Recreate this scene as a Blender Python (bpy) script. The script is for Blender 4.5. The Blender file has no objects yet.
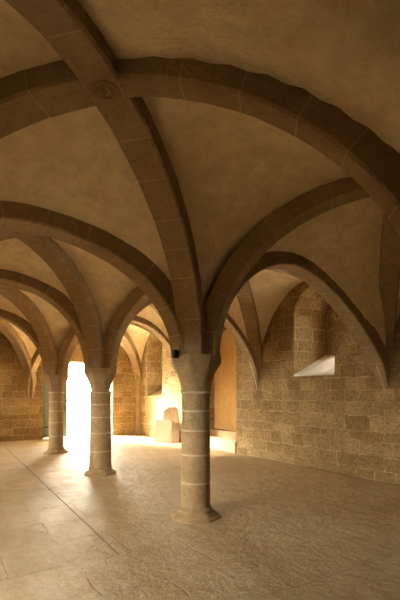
import bpy, bmesh, math, random
from mathutils import Vector, noise
random.seed(7)
C = bpy.context.scene.collection
PI = math.pi

# ------------------------------------------------------------------ sizes
BAY = 3.55                      # spacing of the columns along the hall
LW, RW, END = -3.64, 4.02, 10.65
NEAR = -8.0
ZS = 2.08                       # springing on the columns
ZW = 1.62                       # springing on the walls
RO = 0.29                       # how far the ribs stand out at a column
KL, KR = -1.82, 1.80            # crossing lines of the two aisles
ZKS = {'left': (3.77, 3.77, 3.86, 3.86, 3.86), 'right': (4.01, 4.01, 4.0, 4.0, 4.0)}   # underside of a rib at the crossing
ZK = 3.77
C0Y = -3.36; C1X = .04          # the columns are not set out perfectly
RD, RWID = 0.165, 0.31           # rib depth and width

# ------------------------------------------------------------------ materials
def newmat(name):
    m = bpy.data.materials.new(name); m.use_nodes = True
    nt = m.node_tree; b = nt.nodes['Principled BSDF']
    return m, nt, b
def N(nt, t, **k):
    n = nt.nodes.new(t)
    for a, v in k.items(): setattr(n, a, v)
    return n
def L(nt, a, b): nt.links.new(a, b)
def sock(nt, inp, v):
    if hasattr(v, 'is_output') or isinstance(v, bpy.types.NodeSocket): L(nt, v, inp)
    else: inp.default_value = v
def M2(nt, op, a, b=0.0, c=0.0):
    n = N(nt, 'ShaderNodeMath', operation=op)
    sock(nt, n.inputs[0], a); sock(nt, n.inputs[1], b); sock(nt, n.inputs[2], c)
    return n.outputs[0]
def mixc(nt, f, a, b, mode='MIX'):
    n = N(nt, 'ShaderNodeMix', data_type='RGBA', blend_type=mode)
    sock(nt, n.inputs[0], f)
    for i, v in ((6, a), (7, b)):
        if isinstance(v, tuple): n.inputs[i].default_value = (*v, 1)
        else: L(nt, v, n.inputs[i])
    return n.outputs[2]
def noise_tex(nt, vec, scale, detail=4, rough=.55):
    n = N(nt, 'ShaderNodeTexNoise'); n.inputs['Scale'].default_value = scale
    n.inputs['Detail'].default_value = detail; n.inputs['Roughness'].default_value = rough
    L(nt, vec, n.inputs['Vector']); return n.outputs['Fac']
def ramp(nt, fac, lo, hi):
    n = N(nt, 'ShaderNodeMapRange'); L(nt, fac, n.inputs[0])
    n.inputs[1].default_value = lo; n.inputs[2].default_value = hi
    return n.outputs[0]
def bump(nt, b, h, dist, strength=1.0):
    n = N(nt, 'ShaderNodeBump'); n.inputs['Distance'].default_value = dist
    n.inputs['Strength'].default_value = strength
    L(nt, h, n.inputs['Height']); L(nt, n.outputs[0], b.inputs['Normal'])
def wpos(nt): return N(nt, 'ShaderNodeNewGeometry').outputs['Position']

def plain_stone(name, c1, c2, c3, sc=1.0, bd=.012, rough=.9, sp=.3):
    m, nt, b = newmat(name); p = wpos(nt)
    n1 = ramp(nt, noise_tex(nt, p, 1.3*sc, 5), .35, .65)
    n2 = ramp(nt, noise_tex(nt, p, 6*sc, 6, .65), .4, .75)
    n3 = noise_tex(nt, p, 34*sc, 5, .7)
    col = mixc(nt, n1, c1, c2); col = mixc(nt, M2(nt, 'MULTIPLY', n2, .6), col, c3)
    n5 = ramp(nt, noise_tex(nt, p, 17*sc, 7, .8), .47, .62)
    col = mixc(nt, M2(nt, 'MULTIPLY', n5, sp), col, tuple(x*.66 for x in c3))
    L(nt, col, b.inputs['Base Color']); b.inputs['Roughness'].default_value = rough
    b.inputs['Specular IOR Level'].default_value = .25
    bump(nt, b, M2(nt, 'ADD', M2(nt, 'MULTIPLY', n2, .8), n3), bd)
    return m

def masonry(name, cols, mortar, bw=.5, rh=.25):
    m, nt, b = newmat(name)
    g = N(nt, 'ShaderNodeNewGeometry'); p = g.outputs['Position']
    sp = N(nt, 'ShaderNodeSeparateXYZ'); L(nt, p, sp.inputs[0])
    sn = N(nt, 'ShaderNodeSeparateXYZ'); L(nt, g.outputs['True Normal'], sn.inputs[0])
    ax = M2(nt, 'ABSOLUTE', sn.outputs[0]); ay = M2(nt, 'ABSOLUTE', sn.outputs[1]); az = M2(nt, 'ABSOLUTE', sn.outputs[2])
    sel = M2(nt, 'GREATER_THAN', ay, ax)
    u = M2(nt, 'ADD', M2(nt, 'MULTIPLY', sel, sp.outputs[0]), M2(nt, 'MULTIPLY', M2(nt, 'SUBTRACT', 1.0, sel), sp.outputs[1]))
    top = M2(nt, 'GREATER_THAN', az, .75)
    v = M2(nt, 'ADD', M2(nt, 'MULTIPLY', top, sp.outputs[0]), M2(nt, 'MULTIPLY', M2(nt, 'SUBTRACT', 1.0, top), sp.outputs[2]))
    # uneven course heights and wavy joints
    w1 = N(nt, 'ShaderNodeTexNoise', noise_dimensions='1D'); L(nt, v, w1.inputs['W']); w1.inputs['Scale'].default_value = 1.7
    v2 = M2(nt, 'ADD', v, M2(nt, 'MULTIPLY', M2(nt, 'SUBTRACT', w1.outputs['Fac'], .5), .35))
    wv = M2(nt, 'SUBTRACT', noise_tex(nt, p, 2.6, 3), .5); wu = M2(nt, 'SUBTRACT', noise_tex(nt, p, 7.0, 3), .5)
    v3 = M2(nt, 'ADD', v2, M2(nt, 'ADD', M2(nt, 'MULTIPLY', wv, .05), M2(nt, 'MULTIPLY', wu, .09)))
    # course dependent stone length
    row = M2(nt, 'FLOOR', M2(nt, 'DIVIDE', v3, rh))
    wn = N(nt, 'ShaderNodeTexWhiteNoise', noise_dimensions='1D'); L(nt, row, wn.inputs['W'])
    u2 = M2(nt, 'MULTIPLY', u, M2(nt, 'ADD', .75, M2(nt, 'MULTIPLY', wn.outputs['Value'], .55)))
    u2 = M2(nt, 'ADD', u2, M2(nt, 'MULTIPLY', wu, .10))
    cb = N(nt, 'ShaderNodeCombineXYZ'); L(nt, u2, cb.inputs[0]); L(nt, v3, cb.inputs[1])
    br = N(nt, 'ShaderNodeTexBrick'); L(nt, cb.outputs[0], br.inputs['Vector'])
    br.inputs['Scale'].default_value = 1.0; br.inputs['Brick Width'].default_value = bw; br.inputs['Row Height'].default_value = rh
    br.inputs['Mortar Size'].default_value = .011; br.inputs['Mortar Smooth'].default_value = .5
    br.inputs['Color1'].default_value = (0, 0, 0, 1); br.inputs['Color2'].default_value = (1, 1, 1, 1); br.inputs['Mortar'].default_value = (.5, .5, .5, 1)
    br.inputs['Bias'].default_value = 0
    var = N(nt, 'ShaderNodeSeparateColor'); L(nt, br.outputs['Color'], var.inputs[0])
    col = mixc(nt, ramp(nt, var.outputs[0], .1, .9), cols[0], cols[1])
    n1 = ramp(nt, noise_tex(nt, p, 2.2, 5), .4, .7); n2 = ramp(nt, noise_tex(nt, p, 14, 6, .7), .42, .68)
    col = mixc(nt, M2(nt, 'MULTIPLY', n1, .65), col, cols[2])
    col = mixc(nt, M2(nt, 'MULTIPLY', n2, .7), col, cols[3])
    n4 = ramp(nt, noise_tex(nt, p, 20, 8, .85), .49, .58)
    col = mixc(nt, M2(nt, 'MULTIPLY', n4, .7), col, (.10, .062, .028))
    mf = M2(nt, 'MULTIPLY', br.outputs['Fac'], ramp(nt, noise_tex(nt, p, 3.1, 3), .35, .6))
    col = mixc(nt, mf, col, mortar)
    L(nt, col, b.inputs['Base Color']); b.inputs['Roughness'].default_value = .95
    b.inputs['Specular IOR Level'].default_value = .15
    n3 = noise_tex(nt, p, 9, 8, .75)
    h = M2(nt, 'ADD', M2(nt, 'MULTIPLY', n3, 1.3), M2(nt, 'MULTIPLY', M2(nt, 'SUBTRACT', 1.0, br.outputs['Fac']), .6))
    h = M2(nt, 'ADD', h, M2(nt, 'MULTIPLY', var.outputs[0], .5))
    bump(nt, b, h, .07)
    return m

def floor_material():
    m, nt, b = newmat('worn_floor_stone'); p = wpos(nt)
    sp = N(nt, 'ShaderNodeSeparateXYZ'); L(nt, p, sp.inputs[0])
    w = M2(nt, 'SUBTRACT', noise_tex(nt, p, 1.4, 3), .5)
    w2 = M2(nt, 'SUBTRACT', noise_tex(nt, p, 6, 3), .5)
    cb = N(nt, 'ShaderNodeCombineXYZ')
    L(nt, M2(nt, 'ADD', sp.outputs[0], M2(nt, 'ADD', M2(nt, 'MULTIPLY', w, .12), M2(nt, 'MULTIPLY', w2, .05))), cb.inputs[0])
    L(nt, M2(nt, 'ADD', sp.outputs[1], M2(nt, 'ADD', M2(nt, 'MULTIPLY', w, .14), M2(nt, 'MULTIPLY', w2, .05))), cb.inputs[1])
    br = N(nt, 'ShaderNodeTexBrick'); L(nt, cb.outputs[0], br.inputs['Vector'])
    br.inputs['Scale'].default_value = 1.0; br.inputs['Brick Width'].default_value = 1.15; br.inputs['Row Height'].default_value = .72
    br.inputs['Mortar Size'].default_value = .009; br.inputs['Mortar Smooth'].default_value = .6
    br.inputs['Color1'].default_value = (0, 0, 0, 1); br.inputs['Color2'].default_value = (1, 1, 1, 1)
    var = N(nt, 'ShaderNodeSeparateColor'); L(nt, br.outputs['Color'], var.inputs[0])
    col = mixc(nt, var.outputs[0], (.38, .292, .162), (.455, .36, .22))
    dirt = ramp(nt, noise_tex(nt, p, .75, 4), .42, .62)
    col = mixc(nt, M2(nt, 'MULTIPLY', dirt, .55), col, (.40, .29, .165))
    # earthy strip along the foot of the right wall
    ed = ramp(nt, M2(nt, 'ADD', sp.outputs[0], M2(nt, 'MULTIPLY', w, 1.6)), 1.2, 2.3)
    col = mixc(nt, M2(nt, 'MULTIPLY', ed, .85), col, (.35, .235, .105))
    n2 = ramp(nt, noise_tex(nt, p, 9, 6, .7), .45, .7)
    col = mixc(nt, M2(nt, 'MULTIPLY', n2, .35), col, (.52, .425, .28))
    pv = ramp(nt, noise_tex(nt, p, 3.2, 9, .75), .44, .60)
    col = mixc(nt, M2(nt, 'MULTIPLY', pv, .5), col, (.33, .24, .13))
    pit = ramp(nt, noise_tex(nt, p, 5.5, 8, .8), .60, .66)
    col = mixc(nt, M2(nt, 'MULTIPLY', pit, .5), col, (.20, .135, .07))
    jf = M2(nt, 'MULTIPLY', br.outputs['Fac'], ramp(nt, noise_tex(nt, p, 1.9, 3), .42, .6))
    col = mixc(nt, M2(nt, 'MULTIPLY', jf, .6), col, (.22, .15, .085))
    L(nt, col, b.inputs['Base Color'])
    r = ramp(nt, noise_tex(nt, p, 2.3, 5), .3, .7)
    L(nt, M2(nt, 'ADD', .48, M2(nt, 'MULTIPLY', r, .25)), b.inputs['Roughness'])
    b.inputs['Specular IOR Level'].default_value = .35
    rg = ramp(nt, noise_tex(nt, p, .9, 2), .45, .65)
    h = M2(nt, 'ADD', M2(nt, 'MULTIPLY', noise_tex(nt, p, 5, 7, .7), 1.5), M2(nt, 'MULTIPLY', M2(nt, 'SUBTRACT', 1.0, jf), .5))
    h = M2(nt, 'ADD', h, M2(nt, 'MULTIPLY', M2(nt, 'MULTIPLY', noise_tex(nt, p, 30, 4, .7), rg), .25))
    bump(nt, b, h, .03)
    return m

def simple(name, c, rough=.8, metal=0):
    m, nt, b = newmat(name); p = wpos(nt)
    n = ramp(nt, noise_tex(nt, p, 12, 4), .3, .7)
    L(nt, mixc(nt, n, tuple(x*.8 for x in c), c), b.inputs['Base Color'])
    b.inputs['Roughness'].default_value = rough; b.inputs['Metallic'].default_value = metal
    return m

WEB = plain_stone('vault_plaster', (.74, .60, .38), (.84, .71, .49), (.50, .38, .21), .8, .014, .9, .13)
RIB = plain_stone('rib_stone', (.285, .195, .10), (.36, .255, .138), (.205, .135, .065), 1.4, .012)
RIBM = plain_stone('rib_joint_mortar', (.40, .295, .165), (.46, .35, .205), (.32, .23, .125), 1.4, .01)
COL = plain_stone('column_stone', (.325, .227, .12), (.40, .29, .163), (.24, .16, .08), 1.8, .015)
COLM = plain_stone('column_joint_mortar', (.50, .40, .26), (.58, .47, .32), (.42, .32, .2), 2, .01)
WALL = masonry('coursed_rubble', ((.28, .178, .072), (.50, .355, .17), (.185, .112, .042), (.40, .27, .12)), (.56, .42, .22), .44, .235)
FLOOR = floor_material()
OCHRE = plain_stone('ochre_lit_lining', (.66, .40, .14), (.74, .48, .19), (.55, .33, .12), 1, .01)  # ochre, lightened to carry the orange light of the recess
PALE = plain_stone('pale_slab_stone', (.84, .80, .70), (.88, .84, .75), (.80, .75, .63), 2, .01, .9, .05)
TAN = plain_stone('tan_slab_stone', (.24, .15, .065), (.30, .19, .085), (.18, .11, .05), 2, .02)
DOORW = simple('grey_green_door_wood', (.13, .15, .11), .6)
IRON = simple('dark_iron', (.03, .028, .025), .5, .6)
BLACK = simple('black_plastic', (.015, .015, .018), .45)
GROOVE = simple('dark_floor_joint', (.16, .10, .05), .9)
GRAVEL = plain_stone('sunlit_gravel', (.62, .56, .44), (.68, .62, .5), (.55, .48, .36), 3, .02)
SILL = plain_stone('sill_stone', (.70, .67, .60), (.78, .75, .69), (.60, .56, .48), 2, .008, .9, .1)
FRAME = simple('weathered_window_bar', (.08, .07, .06), .6)

# ------------------------------------------------------------------ helpers
def mesh_obj(name, bm, mats, parent=None, smooth=False):
    bmesh.ops.remove_doubles(bm, verts=bm.verts, dist=1e-5)
    bmesh.ops.recalc_face_normals(bm, faces=bm.faces)
    me = bpy.data.meshes.new(name); bm.to_mesh(me); bm.free()
    for m in (mats if isinstance(mats, (list, tuple)) else [mats]): me.materials.append(m)
    if smooth:
        for p in me.polygons: p.use_smooth = True
    o = bpy.data.objects.new(name, me); C.objects.link(o)
    if parent: o.parent = parent
    return o
def tag(o, label, cat, group=None):
    o['label'] = label; o['category'] = cat
    if group: o['group'] = group
    return o
def struct(o): o['kind'] = 'structure'; return o
def thing(name, label, cat, loc=(0, 0, 0), group=None):
    o = bpy.data.objects.new(name, None); C.objects.link(o); o.location = loc
    o.empty_display_size = .1
    return tag(o, label, cat, group)
def box_bm(x0, x1, y0, y1, z0, z1, bm=None):
    bm = bm or bmesh.new()
    v = [bm.verts.new((x, y, z)) for z in (z0, z1) for y in (y0, y1) for x in (x0, x1)]
    for f in ((0,1,3,2), (4,6,7,5), (0,4,5,1), (2,3,7,6), (0,2,6,4), (1,5,7,3)): bm.faces.new([v[i] for i in f])
    return bm
def bevel(bm, w, seg=2):
    bmesh.ops.bevel(bm, geom=[e for e in bm.edges if e.calc_face_angle(0) > .5], offset=w, segments=seg, affect='EDGES', profile=.5)
def loft(rings, bm=None, caps=True, mi=None):
    bm = bm or bmesh.new(); R = [[bm.verts.new(p) for p in r] for r in rings]; n = len(rings[0])
    for k in range(len(R)-1):
        for i in range(n):
            f = bm.faces.new((R[k][i], R[k][(i+1) % n], R[k+1][(i+1) % n], R[k+1][i]))
            if mi: f.material_index = mi[k]
    if caps: bm.faces.new(R[0]); bm.faces.new(R[-1])
    return bm
def cut(target, cutters):
    for c in cutters:
        md = target.modifiers.new('b', 'BOOLEAN'); md.operation = 'DIFFERENCE'; md.object = c; md.solver = 'EXACT'
    bpy.context.view_layer.update()
    dg = bpy.context.evaluated_depsgraph_get()
    me = bpy.data.meshes.new_from_object(target.evaluated_get(dg))
    target.modifiers.clear(); old = target.data; target.data = me
    for c in cutters: bpy.data.objects.remove(c)
def arch_outline(c, w, z0, zs, rise, n=14):
    """outline (along, height) of an opening: jambs to zs then an arch"""
    pts = [(c-w, z0), (c+w, z0)]
    for i in range(n+1):
        a = PI*i/n; pts.append((c+w*math.cos(a), zs+rise*math.sin(a)))
    return pts

# ------------------------------------------------------------------ vault geometry
def S(t, p=2.0, q=.5):
    t = min(1.0, abs(t)); return (1-t**p)**q
# crown height and its place across the aisle, for the arches at rows -1, 0, 1, 2 (row 0 = nearest column)
TRC = {'left': ((3.33, KL), (3.33, -2.05), (3.58, -1.85), (3.58, -1.85)),
       'right': ((3.48, KR), (3.48, 1.70), (3.68, KR), (3.72, 2.0))}
def WT(row): return 'wallT' if row <= 0 else 'wallT2'
def tr_crown(side, row): return TRC[side][min(3, max(0, row+1))]
def half(kind, t, crown):      # web height on the half arch towards a column / wall
    zs, p, q = {'col': (ZS, 2.0, .5), 'colC0': (ZS, 2.0, .58), 'wallT': (ZW, 1.6, .8), 'wallT2': (ZW, 2.4, .75), 'wall': (ZW, 2.0, .5)}[kind]
    return zs + (crown-zs)*S(t, p, q)
def bay(side, k):
    """returns centre and extents of the bay: side left/right, k index (0 = in front of the camera)"""
    y0, y1 = (k-1)*BAY, k*BAY
    yc = (y0+y1)/2
    if k == 0: y0 = C0Y
    if k == -1: y1 = C0Y
    x0, x1 = (LW, 0.0) if side == 'left' else (0.0, RW)
    return x0, x1, y0, y1, (KL if side == 'left' else KR), yc
def web_z(side, k, x, y):
    x0, x1, y0, y1, kx, ky = bay(side, k)
    hx = (x1-kx) if x > kx else (kx-x0); hy = (y1-ky) if y > ky else (ky-y0)
    u, v = min(1, abs(x-kx)/hx), min(1, abs(y-ky)/hy)
    colside = (x > kx) == (side == 'left')
    last = (k == 3 and y > ky)
    kc = 'col' if (colside and not last) else 'wall'
    K = ZKS[side][k+1]+RD-(.03 if k == 0 and side == 'left' else 0)
    if k == 0 and side == 'left' and colside and y < ky: kc = 'colC0'
    if v >= u:      # towards a transverse arch: the barrel runs along the hall
        D = half(kc, u, K)
        if last: E = half('wall', u, 4.0)
        else:
            cz, cx_ = tr_crown(side, k if y > ky else k-1)
            ut = min(1, abs(x-cx_)/((x1-cx_) if x > cx_ else (cx_-x0)))
            cs = (x > cx_) == (side == 'left')
            E = half('col' if cs else (WT(k if y > ky else k-1) if side == 'right' else 'wall'), ut, cz+RD)
        a, b = u, v
    else:
        D = half(kc, v, K)
        E = half(kc, v, 4.06 if not colside else 3.95)
        a, b = v, u
    s = 0 if a >= 1 else (b-a)/(1-a)
    return D+(E-D)*s*s*(3-2*s)
bm = bmesh.new()
NG = 28
for side in ('left', 'right'):
    for k in range(-1, 4):
        x0, x1, y0, y1, kx, ky = bay(side, k)
        def warp(i, a, m, b):
            t = i/NG*2-1                       # finer near the springings
            t = math.sin(t*PI/2)
            return m+(b-m)*t if t > 0 else m+(m-a)*t
        g = [[None]*(NG+1) for _ in range(NG+1)]
        for i in range(NG+1):
            for j in range(NG+1):
                x, y = warp(i, x0, kx, x1), warp(j, y0, ky, y1)
                z = web_z(side, k, x, y)
                xe = x-.06 if (i == 0 and side == 'left') else (x+.06 if (i == NG and side == 'right') else x)
                ye = y+.06 if (j == NG and k == 3) else y
                z += .012*(noise.noise(Vector((x*1.1, y*1.1, 3)))) if 0 < i < NG and 0 < j < NG else 0
                g[i][j] = bm.verts.new((xe, ye, z))
        for i in range(NG):
            for j in range(NG):
                bm.faces.new((g[i][j], g[i+1][j], g[i+1][j+1], g[i][j+1]))
bmesh.ops.remove_doubles(bm, verts=bm.verts, dist=1e-4)
bmesh.ops.recalc_face_normals(bm, faces=bm.faces)
if sum(f.normal.z for f in bm.faces) > 0: bmesh.ops.reverse_faces(bm, faces=bm.faces)
me = bpy.data.meshes.new('ceiling'); bm.to_mesh(me); bm.free(); me.materials.append(WEB)
ceil = struct(bpy.data.objects.new('ceiling', me)); C.objects.link(ceil)
for p in me.polygons: p.use_smooth = True
md = ceil.modifiers.new('thick', 'SOLIDIFY'); md.thickness = .1; md.offset = -1

# flat slab over the vaults closes the building
top = struct(mesh_obj('roof_slab', box_bm(LW-.9, RW+1.3, NEAR-.6, END+1.1, 4.75, 4.95), WALL))

# ------------------------------------------------------------------ ribs
def sweep(pts, width, depth, name, mats, seed, joint=.43, taper=None):
    """pts: underside path; section hangs below the web; joints every `joint` metres"""
    rnd = random.Random(seed)
    # resample by arc length
    cum = [0]
    for a, b in zip(pts, pts[1:]): cum.append(cum[-1]+(b-a).length)
    tot = cum[-1]; marks = []; s = joint*rnd.uniform(.5, 1.0)
    while s < tot-.1: marks.append(s); s += joint*rnd.uniform(.8, 1.2)
    ss = sorted(set([tot*i/44 for i in range(45)] + [m+d for m in marks for d in (-.007, .007)]))
    def at(s):
        for i in range(len(cum)-1):
            if s <= cum[i+1]+1e-9:
                t = (s-cum[i])/max(1e-9, cum[i+1]-cum[i]); return pts[i].lerp(pts[i+1], t)
        return pts[-1]
    P = [at(s) for s in ss]
    hd = (pts[-1]-pts[0]); hd.z = 0; hd.normalize(); sd = Vector((-hd.y, hd.x, 0))
    rings, mi = [], []
    ch = .018
    for i, p in enumerate(P):
        a = at(max(0, ss[i]-.06)); b = at(min(tot, ss[i]+.06))
        if i == len(P)-1: b = p; a = at(tot-.05)
        t = (b-a).normalized(); n = sd.cross(t)
        if n.z < 0: n = -n
        # n points up/away from the opening
        w = width/2+.003*noise.noise(p*3+Vector((seed, 0, 0)))
        if taper == 'start': w *= min(1, .34+.66*ss[i]/.6)
        if taper == 'end': w *= min(1, .34+.66*(tot-ss[i])/.6)
        blk = sum(1 for m in marks if m < ss[i]); jx = random.Random(seed*31+blk).uniform(-.005, .005)
        e = .004*noise.noise(p*7)
        r = [p+sd*(-w+jx)+n*(depth+.06), p+sd*(-w+jx)+n*(ch+e), p+sd*(-w+ch+jx)+n*e, p+sd*(w-ch+jx)+n*e, p+sd*(w+jx)+n*(ch+e), p+sd*(w+jx)+n*(depth+.06)]
        rings.append(r)
        if i: mi.append(1 if any(ss[i-1] > m-.0075 and ss[i] < m+.0075 for m in marks) else 0)
    return mesh_obj(name, loft(rings, mi=mi), mats)

def half_path(col, kpt, crown, kind, n=48, over=0.0):
    """underside of a half arch from the springer `col` (x,y) to the crown point"""
    c = Vector((*col, 0)); k = Vector((*kpt, 0)); d = k-c; Lh = d.length; d.normalize()
    zs, p, q, ro = {'col': (ZS, 2, .5, RO), 'colC0': (ZS, 2, .58, .22), 'wallT2': (ZW, 2.4, .75, -.03), 'wall': (ZW, 2, .5, -.03), 'wallT': (ZW, 1.6, .8, -.03), 'endwall': (1.36, 2, .5, -.03)}[kind]
    a = Lh-ro; out = []
    for i in range(n+1):
        th = PI/2*i/n; t = math.cos(th)       # 1 at springer, 0 at crown
        if i == n: t = 0
        z = zs+(crown-zs)*S(t, p, q)
        pt = c+d*(ro+a*(1-t)); pt.z = z; out.append(pt)
    return out
seedc = [0]
def diag_rib(side, k, cx, cy, label):
    x0, x1, y0, y1, kx, ky = bay(side, k)
    kind = 'col' if (abs(cx) < .01 and cy < END-.1) else ('endwall' if cy > END-.1 else 'wall')
    if abs(cx) < .01 and abs(cy) < .01: cx = C1X
    if abs(cy+BAY) < .01 and abs(cx) < .01: cy = C0Y
    if side == 'left' and k == 0 and cy == C0Y and kind == 'col': kind = 'colC0'
    pts = half_path((cx, cy), (kx, ky), ZKS[side][k+1], kind)
    seedc[0] += 1
    wd = {('left', 0, 0, C0Y): .22, ('left', 0, LW, -BAY): .28}.get((side, k, cx, cy), RWID)
    return tag(sweep(pts, wd, RD-(.02 if wd < .3 else 0), 'vault_rib', [RIB, RIBM], seedc[0], taper='start' if kind in ('wall', 'endwall') else None), label, 'rib', 'diagonal ribs of the vault')
def trans_arch(side, yy, label):
    xa, xb = 0.0, (LW if side == 'left' else RW); cz, kx = tr_crown(side, round(yy/BAY))
    if yy == 0: xa = C1X
    p1 = half_path((xa, yy), (kx, yy), cz, 'col')
    p2 = half_path((xb, yy), (kx, yy), cz, WT(round(yy/BAY)) if side == 'right' else 'wall')
    pts = p1+p2[::-1][1:]
    seedc[0] += 1
    return tag(sweep(pts, RWID, RD, 'transverse_arch', [RIB, RIBM], seedc[0], taper='end'), label, 'arch', 'arches across the aisles')

near, mid, far = 'nearest column', 'middle column', 'farthest column'
B = BAY
DIAG = [
 ('left', 0, 0, -B, 'broad dark stone rib sweeping from the nearest ceiling crossing to the right edge'),
 ('left', 0, 0, 0, 'stone rib rising from the front of the nearest column to the nearest crossing'),
 ('left', 0, LW, 0, 'dark stone rib curving from the nearest crossing down to the left edge'),
 ('left', 0, LW, -B, 'stone rib running from the nearest crossing up to the top left corner'),
 ('left', 1, 0, B, 'dark stone rib rising from the middle column up left to the second crossing'),
 ('left', 1, 0, 0, 'stone rib behind the first cross arch between nearest column and second crossing'),
 ('left', 1, LW, B, 'stone rib dropping left from the second crossing behind the first cross arch'),
 ('left', 1, LW, 0, 'stone rib at the left edge on the camera side of the second crossing'),
 ('left', 2, 0, 2*B, 'stone rib rising from the farthest column up to the left edge'),
 ('left', 2, 0, B, 'stone rib leaving the back of the middle column toward the left aisle'),
 ('left', 3, 0, 3*B, 'pale stone rib rising left from the pointed corbel on the end wall'),
 ('left', 3, 0, 2*B, 'stone rib leaving the back of the farthest column toward the left aisle'),
 ('right', 0, 0, 0, 'stone rib arching right from the nearest column under the broad dark rib'),
 ('right', 0, RW, 0, 'near vertical jointed stone rib rising from the right wall at the right edge'),
 ('right', 0, 0, -B, 'stone rib of the right aisle hidden above the broad dark rib'),
 ('right', 1, 0, B, 'dark stone rib rising right from the middle column toward the nearest column'),
 ('right', 1, 0, 0, 'stone rib leaving the back of the nearest column into the right aisle'),
 ('right', 1, RW, B, 'stone rib rising toward the viewer from the wall corbel left of the deep window niche'),
 ('right', 1, RW, 0, 'stone rib springing from the wall right of the deep window niche, behind the arch'),
 ('right', 2, 0, 2*B, 'stone rib rising right from the farthest column toward the middle column'),
 ('right', 2, 0, B, 'stone rib leaving the back of the middle column into the right aisle'),
 ('right', 2, RW, B, 'warm lit stone rib above the wall doorway, springing left of the deep window niche'),
 ('right', 2, RW, 2*B, 'sunlit stone rib springing from the right wall beyond the wall doorway'),
 ('right', 3, 0, 3*B, 'pale stone rib rising right from the pointed corbel on the end wall'),
 ('right', 3, 0, 2*B, 'stone rib leaving the back of the farthest column into the right aisle'),
 ('right', 3, RW, 3*B, 'sunlit stone rib springing from the far right corner shaft'),
 ('right', 3, RW, 2*B, 'sunlit stone rib springing above the leaning slabs'),
]
for a in DIAG: diag_rib(*a)
for a in [
 ('left', 0, 'dark stone cross arch from the nearest column over to the left edge'),
 ('left', B, 'dark stone cross arch from the middle column over to the left edge'),
 ('left', 2*B, 'dark stone cross arch from the farthest column over to the left edge'),
 ('right', 0, 'stone cross arch framing the deep window niche, ending on the right wall'),
 ('right', B, 'stone cross arch landing on the wall between wall doorway and window niche'),
 ('right', 2*B, 'sunlit stone cross arch seen between the middle and nearest columns')]: trans_arch(*a)

# carved bosses where the ribs cross
def boss(x, y, label, z=ZK):
    bm = bmesh.new(); n = 32
    def ring(r, dz): return [Vector((x+r*math.cos(2*PI*i/n), y+r*math.sin(2*PI*i/n), z+dz)) for i in range(n)]
    loft([ring(.105, .1), ring(.105, -.004), ring(.095, -.012), ring(.08, -.012), ring(.076, -.006)], bm)
    for q in range(8):                       # rosette petals
        a = 2*PI*q/8; c = Vector((x+.042*math.cos(a), y+.042*math.sin(a), z-.006))
        ret = bmesh.ops.create_uvsphere(bm, u_segments=10, v_segments=6, radius=.02)
        for v in ret['verts']:
            l = v.co.copy(); l.x *= 1.4; l.z *= .7
            v.co = Vector((l.x*math.cos(a)-l.y*math.sin(a), l.x*math.sin(a)+l.y*math.cos(a), l.z))+c
    ret = bmesh.ops.create_uvsphere(bm, u_segments=12, v_segments=8, radius=.018)
    for v in ret['verts']: v.co = v.co+Vector((x, y, z-.008))
    return tag(mesh_obj('keystone', bm, RIB, smooth=False), label, 'keystone', 'carved keystones')
boss(KL, -B/2, 'worn carved rosette keystone at the nearest crossing of the ribs')
boss(KL, B/2, 'worn keystone at the second crossing near the left edge', 3.875)

# ------------------------------------------------------------------ columns
def ngon(r, z, n=48, k=0.0, rot=PI/8):
    """circle (k=0) to octagon (k=1) of apothem r"""
    out = []
    for i in range(n):
        a = 2*PI*i/n; b = ((a-rot+PI/8) % (PI/4))-PI/8
        ro = r/math.cos(b); rr = r*(1-k)+ro*k
        out.append(Vector((rr*math.cos(a), rr*math.sin(a), z)))
    return out
JZ = [.45, .81, 1.12, 1.37]
def shaft_bm():
    zs = [.12, .135]; mi = []
    prof = [(.205, .10), (.205, .125), (.19, .14)]
    last = .14
    for j in JZ:
        prof += [(None, j-.014), (None, j-.012), (None, j+.012), (None, j+.014)]
    prof += [(None, 1.60)]
    rings = []
    for r, z in prof:
        rr = r if r else .192-.010*(z/1.6)
        rings.append((rr, z))
    mi = []
    R = []
    for i, (r, z) in enumerate(rings):
        groove = any(abs(z-j) < .0125 for j in JZ)
        R.append([Vector(((r-(.003 if groove else 0))*math.cos(2*PI*q/48), (r-(.003 if groove else 0))*math.sin(2*PI*q/48), z)) for q in range(48)])
        if i: mi.append(1 if any(abs((z+rings[i-1][1])/2-j) < .012 for j in JZ) else 0)
    return loft(R, mi=mi)
def base_bm():
    return loft([ngon(.305, -.01, k=1), ngon(.305, .018, k=1), ngon(.285, .032, k=.9), ngon(.25, .055, k=.5), ngon(.222, .075, k=.1), ngon(.218, .095), ngon(.222, .105), ngon(.212, .118), ngon(.19, .122)])
def ring_bm():
    return loft([ngon(.178, 1.592), ngon(.196, 1.598), ngon(.204, 1.612), ngon(.196, 1.626), ngon(.178, 1.632)])
def cap_bm():
    R = [ngon(.183, 1.615)]
    for i in range(1, 11):
        t = i/10; R.append(ngon(.183+.125*t**1.7, 1.615+.365*t, k=min(1, t*1.1)**1.2))
    R += [ngon(.309, 1.99, k=1), ngon(.309, ZS, k=1)]
    return loft(R)
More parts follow.
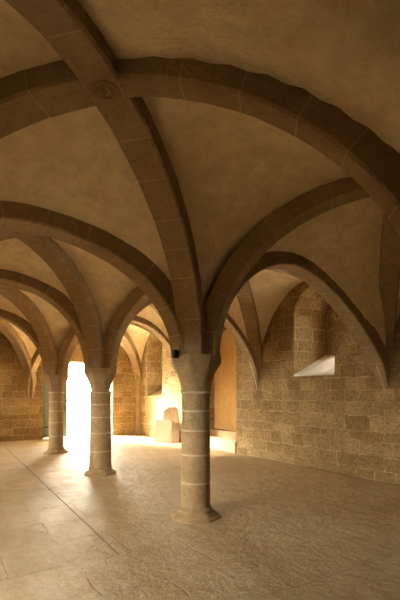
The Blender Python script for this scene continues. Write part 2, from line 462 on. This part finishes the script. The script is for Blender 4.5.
def column(y, label, first=None, fat=1.0):
    t = thing('stone_column', label, 'column', (C1X if y == 0 else 0, y, 0), 'round stone columns')
    if first:
        for ch in first.children:
            c = ch.copy(); C.objects.link(c); c.parent = t
            if c.name.startswith(('shaft', 'neck')): c.scale = (fat, fat, 1)
        return t
    for nm, b, ms, sm in (('base', base_bm(), [COL], 0), ('shaft', shaft_bm(), [COL, COLM], 1), ('neck_ring', ring_bm(), [COLM], 1), ('capital', cap_bm(), [COL], 0)):
        o = mesh_obj(nm, b, ms, t)
        for p in o.data.polygons: p.use_smooth = True
        md = o.modifiers.new('e', 'EDGE_SPLIT'); md.split_angle = math.radians(34)
    # core block above the capital where the ribs meet
    o = mesh_obj('springer', loft([ngon(.20, ZS-.01, k=1), ngon(.20, ZS+.35, k=1)]), [RIB], t)
    return t
c1 = column(0, 'nearest and largest round stone column with flared capital')
column(B, 'middle round stone column just right of the bright doorway', c1, 1.13)
column(2*B, 'farthest and smallest round stone column beside the dark door leaf', c1)
column(C0Y, 'stone column outside the right edge carrying the broad dark rib', c1)

# small black fixture on top of the capital
t = thing('spotlight', 'small black spotlight clipped beside the capital top of nearest column', 'lamp', (-.325, -.11, 2.03))
b = box_bm(-.03, .03, -.03, .03, 0, .10); bevel(b, .006); mesh_obj('housing', b, BLACK, t)
b = loft([[Vector((.02*math.cos(a*PI/8), -.03-d, .06+.02*math.sin(a*PI/8))) for a in range(16)] for d in (0, .008)]); mesh_obj('lens', b, IRON, t)

# ------------------------------------------------------------------ walls and floor
def prism(rings): return mesh_obj('cutter', loft(rings), WALL)
def niche_x(c_in, w_in, z_in, zs_in, rise_in, c_out, w_out, z_out, zs_out, rise_out, x_in, x_out):
    a = arch_outline(c_in, w_in, z_in, zs_in, rise_in); b = arch_outline(c_out, w_out, z_out, zs_out, rise_out)
    # run a little beyond the faces, along the same slope
    e = .05/(x_out-x_in)
    A = [Vector((x_in-.05*(1 if x_out > x_in else -1), p[0]+(p[0]-q[0])*abs(e), p[1]+(p[1]-q[1])*abs(e))) for p, q in zip(a, b)]
    Bq = [Vector((x_out, q[0], q[1])) for q in b]
    return prism([A, Bq])
XO = RW+1.25
wr = struct(mesh_obj('wall_right', box_bm(RW, XO, NEAR-.6, END+1.1, -.1, 4.8), WALL))
cuts = [niche_x(1.69, .57, 2.0, 3.30, .58, 1.69, .57, 2.48, 3.30, .58, RW, XO-.22),
        niche_x(1.50, .20, 2.45, 3.20, .2, 1.50, .20, 2.55, 3.20, .2, XO-.26, XO+.1),
        niche_x(9.30, .62, 1.49, 3.2, .6, 9.30, .62, 1.9, 3.2, .6, RW, XO-.22),
        niche_x(9.0, .2, 1.85, 3.1, .2, 9.0, .2, 1.95, 3.1, .2, XO-.26, XO+.1)]
b2 = arch_outline(5.35, .95, .18, 2.7, .85)
cuts.append(prism([[Vector((RW-.05, p[0], p[1])) for p in b2], [Vector((RW+.62, p[0], p[1])) for p in b2]]))
cuts.append(prism([[Vector((RW+.3, p[0], p[1])) for p in arch_outline(4.64, .20, .52, 2.4, .2)], [Vector((XO+.1, p[0], p[1])) for p in arch_outline(4.64, .20, .52, 2.4, .2)]]))  # hidden opening added to bring daylight into the recess
cut(wr, cuts)
wf = struct(mesh_obj('wall_far', box_bm(LW-.9, RW+.02, END, END+1.05, -.1, 4.8), WALL))
cut(wf, [mesh_obj('cutter', box_bm(.43, 2.94, END-.05, END+1.2, .0, 2.72), WALL)])
wl = struct(mesh_obj('wall_left', box_bm(LW-.8, LW, NEAR-.6, END+1.1, -.1, 4.8), WALL))
LWIN = [(-1.22, 1.17, -.02, 1.65), (2.36, 1.17, -.02, 1.65), (5.9, 1.15, -.02, 1.65), (9.2, .8, -.02, 1.65)]
cl = []
for c, w, z0, z1 in LWIN:
    o = arch_outline(c, w, z0, z1, .5)
    cl.append(prism([[Vector((LW+.05, *p)) for p in o], [Vector((LW-.9, *p)) for p in o]]))
cut(wl, cl)
wn = struct(mesh_obj('wall_near', box_bm(LW-.9, RW+1.3, NEAR-.6, NEAR, -.1, 4.8), WALL))

bm = bmesh.new()
nx, ny = 60, 130
vs = [[bm.verts.new((LW-.02+(RW+.04-LW)*i/nx, NEAR-.02+(END+.04-NEAR)*j/ny, 0)) for j in range(ny+1)] for i in range(nx+1)]
for i in range(nx+1):
    for j in range(ny+1):
        v = vs[i][j].co
        v.z = .012*(noise.noise(Vector((v.x*.7, v.y*.7, 0)))) + .006*noise.noise(Vector((v.x*2.5, v.y*2.5, 5)))-.005
for i in range(nx):
    for j in range(ny): bm.faces.new((vs[i][j], vs[i+1][j], vs[i+1][j+1], vs[i][j+1]))
fl = struct(mesh_obj('floor', bm, FLOOR, smooth=True))
sl = fl.modifiers.new('s', 'SOLIDIFY'); sl.thickness = .1; sl.offset = -1 if fl.data.polygons[0].normal.z > 0 else 1

def ground(name, x0, x1, y0, y1, z, m):
    return struct(mesh_obj(name, box_bm(x0, x1, y0, y1, z-.1, z), m))
ground('outside_ground', -30, 30, END+.02, 40, -.02, GRAVEL)
ground('outside_ground', -30, LW-.02, -30, END+.02, -.04, GRAVEL)
ground('outside_ground', RW+.02, 30, -30, END+.02, -.04, GRAVEL)
ground('outside_ground', LW-.02, RW+.02, -30, NEAR-.02, -.04, GRAVEL)

# unseen baffles added outside the left wall, letting in a strip of sky
struct(mesh_obj('sky_baffle_low', box_bm(-7.4, -7.0, NEAR, END+1.1, -.1, 1.85), WALL))
for y0, y1 in ((-.05, 1.19), (3.53, 4.75), (7.05, 8.4)):
    struct(mesh_obj('sky_baffle_fin', box_bm(-6.6, LW-.78, y0, y1, -.1, 2.97), WALL))  # added fins that keep the daylight pools on the floor apart
struct(mesh_obj('sky_baffle_top', box_bm(-7.6, LW-.79, NEAR, END+1.1, 2.95, 3.1), WALL))
struct(mesh_obj('sky_baffle_end', box_bm(-7.4, LW-.79, END+.8, END+1.1, -.1, 3.0), WALL))

# long straight joint in the floor
bm = bmesh.new(); P0, P1 = Vector((-.98, 9.4, .004)), Vector((-1.29, -.68, .004)); n = 60
L0 = []
for i in range(n+1):
    p = P0.lerp(P1, i/n); w = .006+.002*noise.noise(p*4); dx = .006*noise.noise(p*2.1)
    zz = .012*(noise.noise(Vector((p.x*.7, p.y*.7, 0)))) + .006*noise.noise(Vector((p.x*2.5, p.y*2.5, 5)))-.005
    L0.append([Vector((p.x-w+dx, p.y, zz-.004)), Vector((p.x-w+dx, p.y, zz+.003)), Vector((p.x+w+dx, p.y, zz+.003)), Vector((p.x+w+dx, p.y, zz-.004))])
struct(mesh_obj('trim_1', loft(L0), GROOVE))

# steps, and ochre lining with the recess light put into its colour
bm = box_bm(RW-.02, RW+.61, 4.42, 6.28, -.02, .30); bevel(bm, .012)
struct(mesh_obj('trim_2', bm, COLM))
bm = box_bm(RW+.30, RW+.61, 4.42, 6.28, .28, .50); bevel(bm, .012)
struct(mesh_obj('trim_3', bm, TAN))
o = arch_outline(5.35, .945, .3, 2.7, .845)
lin = struct(mesh_obj('trim_4', loft([[Vector((RW+.59, *p)) for p in o], [Vector((RW+.625, *p)) for p in o]]), OCHRE))
cut(lin, [prism([[Vector((RW+.3, p[0], p[1])) for p in arch_outline(4.64, .20, .52, 2.4, .2)], [Vector((RW+.9, p[0], p[1])) for p in arch_outline(4.64, .20, .52, 2.4, .2)]])])
# pale worn slab on the sloping sill of the slit window
bm = bmesh.new()
for i in range(4):
    y0, y1 = 1.125+.283*i, 1.125+.283*(i+1)-.008
    loft([[Vector((RW-.01, y, z)) for y, z in ((y0, 1.97), (y1, 1.97), (y1, 2.012), (y0, 2.012))], [Vector((XO-.235, y, z)) for y, z in ((y0, 2.44), (y1, 2.44), (y1, 2.492), (y0, 2.492))]], bm)
struct(mesh_obj('trim_7', bm, SILL))

# corner shaft in the far right corner
R = []
for z, r in ((-.01, .15), (.10, .15), (.14, .11), (1.6, .11), (2.1, .12), (2.6, .13)):
    R.append([Vector((RW-.03+r*math.cos(2*PI*i/16), END-.03+r*math.sin(2*PI*i/16), z)) for i in range(16)])
struct(mesh_obj('trim_5', loft(R), COL))

# ------------------------------------------------------------------ door in the end wall: left leaf shut, right leaf swung outside
def door_leaf(name, hinge, ang, sgn):
    d = bpy.data.objects.new(name, None); C.objects.link(d); d.location = hinge; d.rotation_euler.z = ang; d['kind'] = 'structure'
    w, h = 1.0 if sgn < 0 else .90, 2.66
    bm = bmesh.new()
    n = 5
    for i in range(n):
        a, b = w*i/n+.003, w*(i+1)/n-.003
        bb = box_bm(min(a*sgn, b*sgn), max(a*sgn, b*sgn), -.02, .02, .02, h); 
        tmp = bpy.data.meshes.new('t'); bb.to_mesh(tmp); bb.free(); bm.from_mesh(tmp)
    mesh_obj('planks', bm, DOORW, d)
    for z in (.35, 1.35, 2.3):
        mesh_obj('rail', box_bm(min(0, w*sgn), max(0, w*sgn), -.045, -.02, z-.07, z+.07), DOORW, d)
    mesh_obj('handle', box_bm(w*sgn*.9-.015, w*sgn*.9+.015, -.075, -.045, 1.0, 1.16), IRON, d)
    for z in (.4, 2.3): mesh_obj('hinge', box_bm(min(0, .3*sgn), max(0, .3*sgn), -.052, -.045, z-.02, z+.02), IRON, d)
door_leaf('door_1', (.44, END+.30, 0), math.radians(2), 1)
door_leaf('door_2', (2.93, END+1.12, 0), math.radians(-95), -1)
struct(mesh_obj('trim_6', box_bm(.43, 2.94, END+.02, END+1.05, -.03, .012), PALE))

# ------------------------------------------------------------------ slit window lattice in the two niches of the right wall
def window(name, c, w, z0, z1):
    f = bpy.data.objects.new(name, None); C.objects.link(f); f.location = (XO-.12, c, 0); f['kind'] = 'structure'
    bm = bmesh.new()
    for y in (-w/3, w/3):
        t = box_bm(-.01, .01, y-.01, y+.01, z0, z1); m_ = bpy.data.meshes.new('t'); t.to_mesh(m_); t.free(); bm.from_mesh(m_)
    for z in (z0+.3, z0+.6):
        t = box_bm(-.008, .008, -w, w, z-.008, z+.008); m_ = bpy.data.meshes.new('t'); t.to_mesh(m_); t.free(); bm.from_mesh(m_)
    mesh_obj('window_bars', bm, FRAME, f)
window('window_1', 1.50, .20, 2.52, 3.38)
window('window_2', 9.0, .2, 1.9, 3.28)

# ------------------------------------------------------------------ stone slabs leaning on the right wall
def slab(name, poly, thick, y, x_foot, lean, yaw, label, m):
    """poly in (along, up); leans back towards the wall"""
    bm = loft([[Vector((0, p[0], p[1])) for p in poly], [Vector((thick, p[0], p[1])) for p in poly]]); bevel(bm, .008, 1)
    o = mesh_obj(name, bm, m); o.location = (x_foot, y, .01); o.rotation_euler = (0, lean, yaw)
    return tag(o, label, 'slab', 'slabs leaning on the right wall')
slab('stone_slab', [(-.30, 0), (.28, 0), (.27, .74), (-.29, .70)], .09, 7.75, 3.50, math.radians(14), math.radians(38),
     'short white stone slab leaning at the foot of the sunlit wall', PALE)
slab('stone_slab', [(-.42, 0), (.26, 0), (.28, .98), (.10, 1.14), (-.16, 1.14), (-.40, .9)], .10, 7.72, 3.74, math.radians(9), math.radians(30),
     'taller tan stone slab standing behind the short white slab', TAN)

# ------------------------------------------------------------------ light
w = bpy.data.worlds.new('World'); bpy.context.scene.world = w; w.use_nodes = True
nt = w.node_tree; bg = nt.nodes['Background']
bg.inputs['Color'].default_value = (1.0, .93, .75, 1); bg.inputs['Strength'].default_value = 50.0
sun = bpy.data.lights.new('sun', 'SUN'); sun.energy = 120; sun.angle = math.radians(28); sun.color = (1, .90, .72)
so = bpy.data.objects.new('sun', sun); C.objects.link(so)
so.rotation_euler = Vector((.6, -1.0, -.42)).to_track_quat('-Z', 'Y').to_euler()
def portal(loc, direction, sx, sy):
    l = bpy.data.lights.new('portal', 'AREA'); l.shape = 'RECTANGLE'; l.size = sx; l.size_y = sy; l.cycles.is_portal = True
    o = bpy.data.objects.new('portal', l); C.objects.link(o); o.location = loc
    o.rotation_euler = Vector(direction).to_track_quat('-Z', 'Z').to_euler()
portal((1.68, END+1.06, 1.36), (0, -1, 0), 2.5, 2.72)
for c, ww, z0, z1 in LWIN: portal((LW-.82, c, (z0+z1+.5)/2), (1, 0, 0), 2*ww, z1+.5-z0)
portal((XO+.02, 1.50, 2.97), (-1, 0, 0), .42, .9)
portal((XO+.02, 4.64, 1.55), (-1, 0, 0), .42, 2.1)
portal((XO+.02, 9.0, 2.6), (-1, 0, 0), .42, 1.4)

# ------------------------------------------------------------------ camera
cam = bpy.data.cameras.new('camera'); co = bpy.data.objects.new('camera', cam); C.objects.link(co)
cam.sensor_fit = 'HORIZONTAL'; cam.sensor_width = 36; cam.lens = 428.5/400*36
cam.shift_y = 93/400; cam.clip_start = .05
co.location = (-2.883, -4.736, 1.6); co.rotation_euler = (PI/2, 0, -.563)
sc = bpy.context.scene; sc.camera = co
sc.view_settings.view_transform = 'Standard'; sc.view_settings.look = 'None'; sc.view_settings.exposure = .62; sc.view_settings.gamma = 1
sc.cycles.max_bounces = 12; sc.cycles.diffuse_bounces = 8; sc.cycles.sample_clamp_indirect = 8
sc.cycles.use_denoising = True
